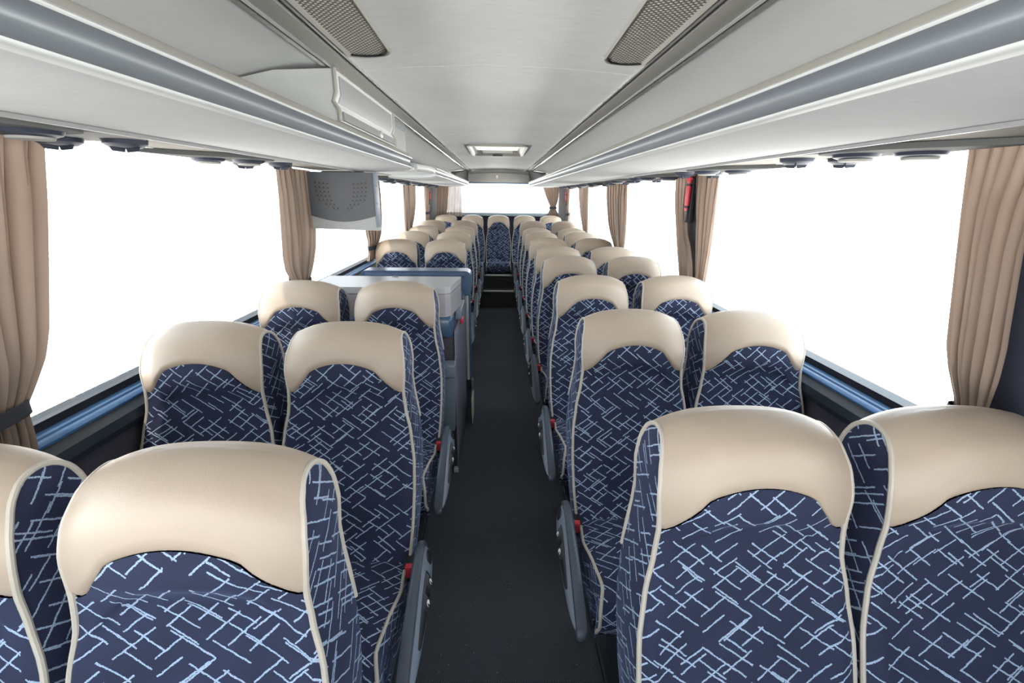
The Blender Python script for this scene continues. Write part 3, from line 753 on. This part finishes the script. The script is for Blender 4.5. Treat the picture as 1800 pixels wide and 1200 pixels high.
# ------------------------------------------------------------------ curtains
def edge_y(tab, z):
    """tab: (z, y) from the top down"""
    if z >= tab[0][0]: return tab[0][1]
    for (za, ya), (zb_, yb) in zip(tab, tab[1:]):
        if z >= zb_:
            t = (za-z)/(za-zb_); return ya+(yb-ya)*t
    return tab[-1][1]
def smooth_tab(tab):
    q = [tab[0]]+[p for a, b in zip(tab, tab[1:]) for p in ((a[0]*.75+b[0]*.25, a[1]*.75+b[1]*.25), (a[0]*.25+b[0]*.75, a[1]*.25+b[1]*.75))]+[tab[-1]]
    return q
def curtain(label, s, near, far, ztie, zbot, nf, ztop=1.757, xin=1.17, mat=None, amp=.018, rear=None, strap=True, seed=0.0):
    """near, far: edges as (z, y) from the top down along the window line; rear = y plane for curtains on the rear window"""
    near, far = smooth_tab(near), smooth_tab(far)
    yc = (edge_y(near, ztie)+edge_y(far, ztie))/2
    base = (s*xin, yc, zbot) if rear is None else (yc, rear, zbot)
    t = thing('curtain', label, 'curtain', base)
    nu, nv = nf*10, 36
    rnd = random.Random(int(seed*100)+nf); ph = [rnd.uniform(-.35, .35) for _ in range(nf+2)]; sz = [rnd.uniform(.6, 1.25) for _ in range(nf+2)]
    def fn(a, b):
        z = ztop+(zbot-ztop)*b
        y0, y1 = edge_y(near, z), edge_y(far, z); wd = abs(y1-y0)
        k = a*nf; i = int(min(k, nf-1e-6)); f = k-i
        am = amp*(sz[i]*(1-f)+sz[i+1]*f)*(.55+.45*min(1, (ztop-z)/.15))
        if strap: am *= .5+.5*min(1, abs(z-ztie)/.10)
        p = ph[i]*(1-f)+ph[i+1]*f
        d = am*math.sin(2*math.pi*(k+p*(.4+b))+seed)
        y = y0+(y1-y0)*a+.30*wd/nf*math.sin(4*math.pi*k+p*6)*.5
        if rear is None: return (s*(xin-d)-base[0], y-base[1], z-base[2])
        return (y-base[0], rear-d-base[1], z-base[2])
    m = MB(); m.grid(fn, nu, nv); m.build('cloth', mat or CURT, t, ang=80)
    if strap:
        y0, y1 = edge_y(near, ztie), edge_y(far, ztie); m = MB(); R = .030
        P = [((y0+y1)/2+(abs(y1-y0)/2+.012)*math.cos(2*math.pi*k/20), R*math.sin(2*math.pi*k/20)) for k in range(21)]
        vs = []
        for hz, rr in ((-.018, 1), (-.016, 1.08), (.016, 1.08), (.018, 1)):
            for yy_, dd in P:
                if rear is None: vs.append((s*(xin+dd*rr)-base[0], yy_-base[1], ztie+hz-base[2]))
                else: vs.append((yy_-base[0], rear+dd*rr-base[1], ztie+hz-base[2]))
        m.add(vs, [(r*21+k, r*21+k+1, (r+1)*21+k+1, (r+1)*21+k) for r in range(3) for k in range(20)]); m.build('tie_strap', STRAP, t)
    return t
curtain('wide tan curtain at the left edge, gathered by a dark strap beside the front row', -1,
        [(1.765, .62), (1.35, .66), (1.118, .86), (1.05, .84), (.95, .80)], [(1.765, 1.30), (1.6, 1.25), (1.39, 1.185), (1.25, 1.14), (1.15, 1.075), (1.118, 1.05), (1.05, 1.043), (.95, 1.02)], 1.118, .95, 11, seed=.3)
curtain('tan curtain on the left wall next to the grey monitor box', -1,
        [(1.765, 2.58), (1.446, 2.55), (1.24, 2.53), (1.16, 2.59), (1.114, 2.66), (1.01, 2.60)], [(1.765, 3.03), (1.59, 3.02), (1.346, 3.0), (1.18, 2.89), (1.114, 2.825), (1.01, 2.80)], 1.114, 1.01, 7, seed=1.1)
curtain('tan sunlit curtain below and behind the monitor box on the left', -1,
        [(1.765, 4.22), (1.33, 4.20), (1.145, 4.29), (1.0, 4.15)], [(1.765, 4.80), (1.29, 4.78), (1.145, 4.60), (1.0, 4.56)], 1.145, 1.037, 5, seed=2.0, xin=1.185)
curtain('tan curtain on the left wall beside the seats behind the galley', -1,
        [(1.765, 5.95), (1.3, 5.93), (1.08, 6.0), (1.01, 5.98)], [(1.765, 6.86), (1.4, 6.75), (1.08, 6.25), (1.01, 6.3)], 1.08, 1.037, 6, seed=.8, xin=1.185)
curtain('narrow tan curtain with dark tie near the rear left corner', -1,
        [(1.765, 7.62), (1.33, 7.68), (1.05, 7.58)], [(1.765, 8.12), (1.33, 7.92), (1.05, 8.1)], 1.33, 1.05, 4, seed=1.7)
curtain('wide tan curtain at the right edge, gathered by a dark strap beside the front row', 1,
        [(1.765, .985), (1.573, 1.0), (1.375, .972), (1.27, .956), (1.12, .955), (.98, .94)], [(1.765, 1.195), (1.63, 1.169), (1.495, 1.142), (1.337, 1.111), (1.25, 1.093), (1.12, 1.02), (1.05, 1.03), (.98, 1.05)], 1.12, .98, 6, amp=.016, seed=.5)
curtain('tan curtain on the right of the red hammer, nearer the camera', 1,
        [(1.765, 2.525), (1.38, 2.51), (1.18, 2.53), (1.02, 2.55)], [(1.765, 2.84), (1.5, 2.78), (1.3, 2.71), (1.08, 2.64), (1.02, 2.64)], 1.05, 1.01, 5, seed=.9)
curtain('tan curtain on the left of the red hammer, farther from the camera', 1,
        [(1.765, 2.96), (1.45, 2.92), (1.3, 2.78), (1.05, 2.69)], [(1.765, 3.14), (1.62, 3.09), (1.37, 2.97), (1.15, 2.85), (1.02, 2.83)], 1.05, 1.01, 3, seed=.1)
curtain('tan curtain on the right wall, second pillar behind the red hammer', 1,
        [(1.765, 4.34), (1.36, 4.26), (1.16, 4.28), (1.02, 4.28)], [(1.765, 5.15), (1.54, 5.06), (1.31, 4.9), (1.14, 4.6), (1.02, 4.6)], 1.10, 1.01, 7, seed=1.4)
curtain('tan curtain on the right wall, third pillar from the camera', 1,
        [(1.765, 6.26), (1.2, 6.17), (1.02, 6.17)], [(1.765, 7.02), (1.425, 6.8), (1.17, 6.42), (1.02, 6.38)], 1.08, 1.037, 5, seed=.6, xin=1.18)
curtain('narrow tan curtain with dark tie near the rear right corner', 1,
        [(1.765, 7.80), (1.33, 7.86), (1.05, 7.75)], [(1.765, 8.16), (1.33, 8.02), (1.05, 8.1)], 1.33, 1.05, 4, seed=.2)
curtain('tan curtain tied back at the right end of the rear window', 1,
        [(1.80, .74), (1.55, .84), (1.42, .91), (1.30, .84)], [(1.80, 1.04), (1.55, 1.03), (1.42, .99), (1.30, 1.05)], 1.42, 1.28, 5, ztop=1.80, rear=8.26)
curtain('tan curtain bunched at the left end of the rear window', -1,
        [(1.80, -1.05), (1.3, -1.08)], [(1.80, -.84), (1.45, -.88), (1.3, -.90)], 1.36, 1.28, 4, ztop=1.80, rear=8.26, strap=False, seed=1)
curtain('half-drawn pale sheer curtain on the left part of the rear window', -1,
        [(1.80, -.86), (1.3, -.90)], [(1.80, -.645), (1.3, -.635)], 1.30, 1.26, 5, ztop=1.80, rear=8.22, mat=SHEER, strap=False, amp=.015)

# ------------------------------------------------------------------ hammers
def hammer(loc, s, h, label):
    t = thing('emergency_hammer', label, 'emergency hammer', loc)
    m = MB(); m.tube([(0, 0, -h/2), (0, 0, -h*.2), (0, 0, h*.2), (0, 0, h*.32)], [.011, .014, .014, .010], 12)
    for k in range(7): m.tube([(0, 0, -h*.25+k*.016), (0, 0, -h*.25+k*.016+.006)], .0165, 12)
    m.build('handle', RED, t)
    m = MB(); m.tube([(0, -.03, h*.42), (0, -.018, h*.42), (0, .018, h*.42), (0, .03, h*.42)], [.006, .015, .015, .006], 12); m.tube([(0, 0, h*.30), (0, 0, h*.42)], .012, 10); m.build('hammer_head', RED, t)
    m = MB()
    for z in (h*.22, -h*.42): m.tube([(0, 0, z), (0, 0, z+.012)], .018, 12)
    m.box((min(0, s*.03), -.012, -h*.85), (max(0, s*.03), .012, -h*.42), .003); m.box((min(s*.014, s*.04), -.02, -h*.85), (max(s*.014, s*.04), .02, h*.55), .003)
    m.build('bracket', BLACK, t)
hammer((1.155, 2.885, 1.65), 1, .20, 'red emergency window hammer hanging between two curtains on the right wall')
hammer((1.175, 8.27, 1.60), 1, .17, 'small red emergency hammer near the rear right corner')
hammer((-1.175, 8.20, 1.60), -1, .17, 'small red emergency hammer near the rear left corner')

# ------------------------------------------------------------------ monitor housing
t = thing('monitor_housing', 'slate grey perforated monitor box hanging from the ceiling beside the left window', 'monitor', (-.93, 2.9, 1.40))
def fx(z): return 0
m = MB(); X0, X1, ZB, ZT = -.20, .185, .10, .345
outer = [(X0, ZT)]+[(X0+(X1-X0)*k/14, .062+.035*(1-math.sin(math.pi*k/14))*(1) ) for k in range(15)]+[(X1, ZT)]
m.extrude(outer, 'y', -.02, .06); m.build('back_shell', TVG, t)
m = MB(); m.extrude([(X0, .02), (X1+.008, .01), (X1+.008, .12), (X0, .12)], 'y', -.008, .07); m.build('screen_frame', LGREY, t)
m = MB(); m.box((X1+.0005, -.022, .03), (X1+.012, .065, .345), .004); sd_ = m.build('side_cheek', ARML, t)
m = MB()
for z in (.27, .17): m.lathe([(.004, 0), (.004, .002)], (X1+.012, .0, z), 'x', 10)
m.build('screw', BLACK, sd_)
for mir in (1, -1):
    m = MB()
    for r in range(7):
        z = .285-r*.024; n_ = (4, 4, 4, 4, 4, 3, 2)[r]; xr = (.140, .140, .138, .133, .126, .088, .045)[r]
        for k in range(n_):
            x = (xr-k*.0235); xx = x if mir > 0 else (X0+X1)-x
            if xx < X0+.01: continue
            m.lathe([(.0062, -.001), (.0062, .002)], (xx, -.0205, z-.0015*k), 'y', 10)
            if k < n_-1: m.lathe([(.0030, -.001), (.0030, .002)], (xx-mir*.0117, -.0205, z-.011), 'y', 8)
    m.build('vent_holes', BLACK, t)
m = MB(); m.box((-.12, .0, .340), (.12, .05, .351), .002); m.build('ceiling_bracket', BLACK, t)

# ------------------------------------------------------------------ galley
t = thing('galley_partition', 'tall blue-grey padded partition behind the galley with rounded top', 'partition', (-.58, 3.32, 0))
def pan(x0, x1, z0, z1, r, y0, y1, name, mat, parent):
    m = MB(); m.extrude(rrect(x0, z0, x1, z1, r), 'y', y0, y1); return m.build(name, mat, parent)
m = MB(); m.box((-.60, -.03, 0), (.372, .06, 1.04), .012); m.build('partition_board', GALB, t)
m = MB(); P = rrect(-.41, .93, .385, 1.105, .045)
m.extrude(P, 'y', -.05, .10); m.build('padded_top', GALB, t)
m = MB(); m.tube([(-.37, -.055, 1.075), (.34, -.055, 1.075)], .018, 10); m.build('top_roll', GALB, t)
m = MB(); m.tube([(.350, -.075, .26), (.350, -.075, .93)], .013, 12); po = m.build('grab_pole', CHROME, t)
m = MB(); m.box((.335, -.095, .19), (.375, -.03, .28), .004); lt = m.build('pole_bracket', BLACK, t)
m = MB(); m.box((.376, -.09, .19), (.392, -.04, .28), .005); m.build('latch_tab', ARML, lt)
m = MB(); m.box((.3870, -.26, .0), (.392, -.05, .19)); m.build('edge_strip', ICON, t)
m = MB(); m.box((.3815, -.24, .05), (.3865, -.06, .19)); m.build('warning_strip', YEL, t)

t = thing('galley_cabinet', 'dark galley cabinet with lavender side panel standing beside the aisle behind the third left row', 'cabinet', (-.62, 2.78, 0))
m = MB(); m.box((-.38, -.33, 0), (.372, .42, .90), .006); m.build('cabinet_body', GALD, t)
m = MB(); m.box((.3725, -.34, .02), (.380, .42, .90), .002); m.build('side_panel', LAV, t)
m = MB(); m.box((-.40, -.36, .865), (.365, .42, .985), .02); m.build('counter_rim', GALB, t)
m = MB(); m.box((.366, -.20, .93), (.405, .10, .985), .008); br = m.build('side_bracket', ARML, t)
m = MB(); m.lathe([(.028, -.008), (.030, 0), (.018, .012), (.0005, .014)], (.39, -.02, .885), 'x', 16); m.build('red_knob', RED, br)
m = MB(); m.box((.35, -.355, 0), (.378, -.325, .03), .003); m.build('foot', CHROME, t)
t2 = thing('fridge_box', 'pale lilac-grey refrigerator box with chamfered corner standing on the galley cabinet', 'refrigerator', (-.62, 2.78, .985))
cham = [(-.40, -.33), (-.39, -.345), (.330, -.345), (.358, -.315), (.390, -.03), (.390, .0), (-.40, .0)]
m = MB(); m.extrude(cham, 'z', 0, .125); m.build('box_body', GALW, t2)
m = MB(); m.extrude([(x*1.004, y*1.004) for x, y in cham], 'z', .130, .165); m.build('lid', GALT, t2)
m = MB(); m.extrude([(x*.985, y*.985) for x, y in cham], 'z', .124, .131); m.build('lid_seal', MGREY, t2)
m = MB(); m.box((-.02, -.03, .1645), (.015, -.01, .169), .001); m.build('lid_badge', MGREY, t2)
t3 = thing('litter_bin', 'slate blue plastic litter bin fixed between the third left seat and the galley', 'bin', (-.27, 2.40, .33))
m = MB(); m.extrude([(-.055, 0), (.02, 0), (.03, .40), (-.055, .40)], 'y', -.05, .03); m.build('bin_body', ARML, t3)
m = MB(); m.box((-.06, -.06, .33), (.034, .035, .405), .008); m.build('flip_lid', ARML, t3)
t4 = None
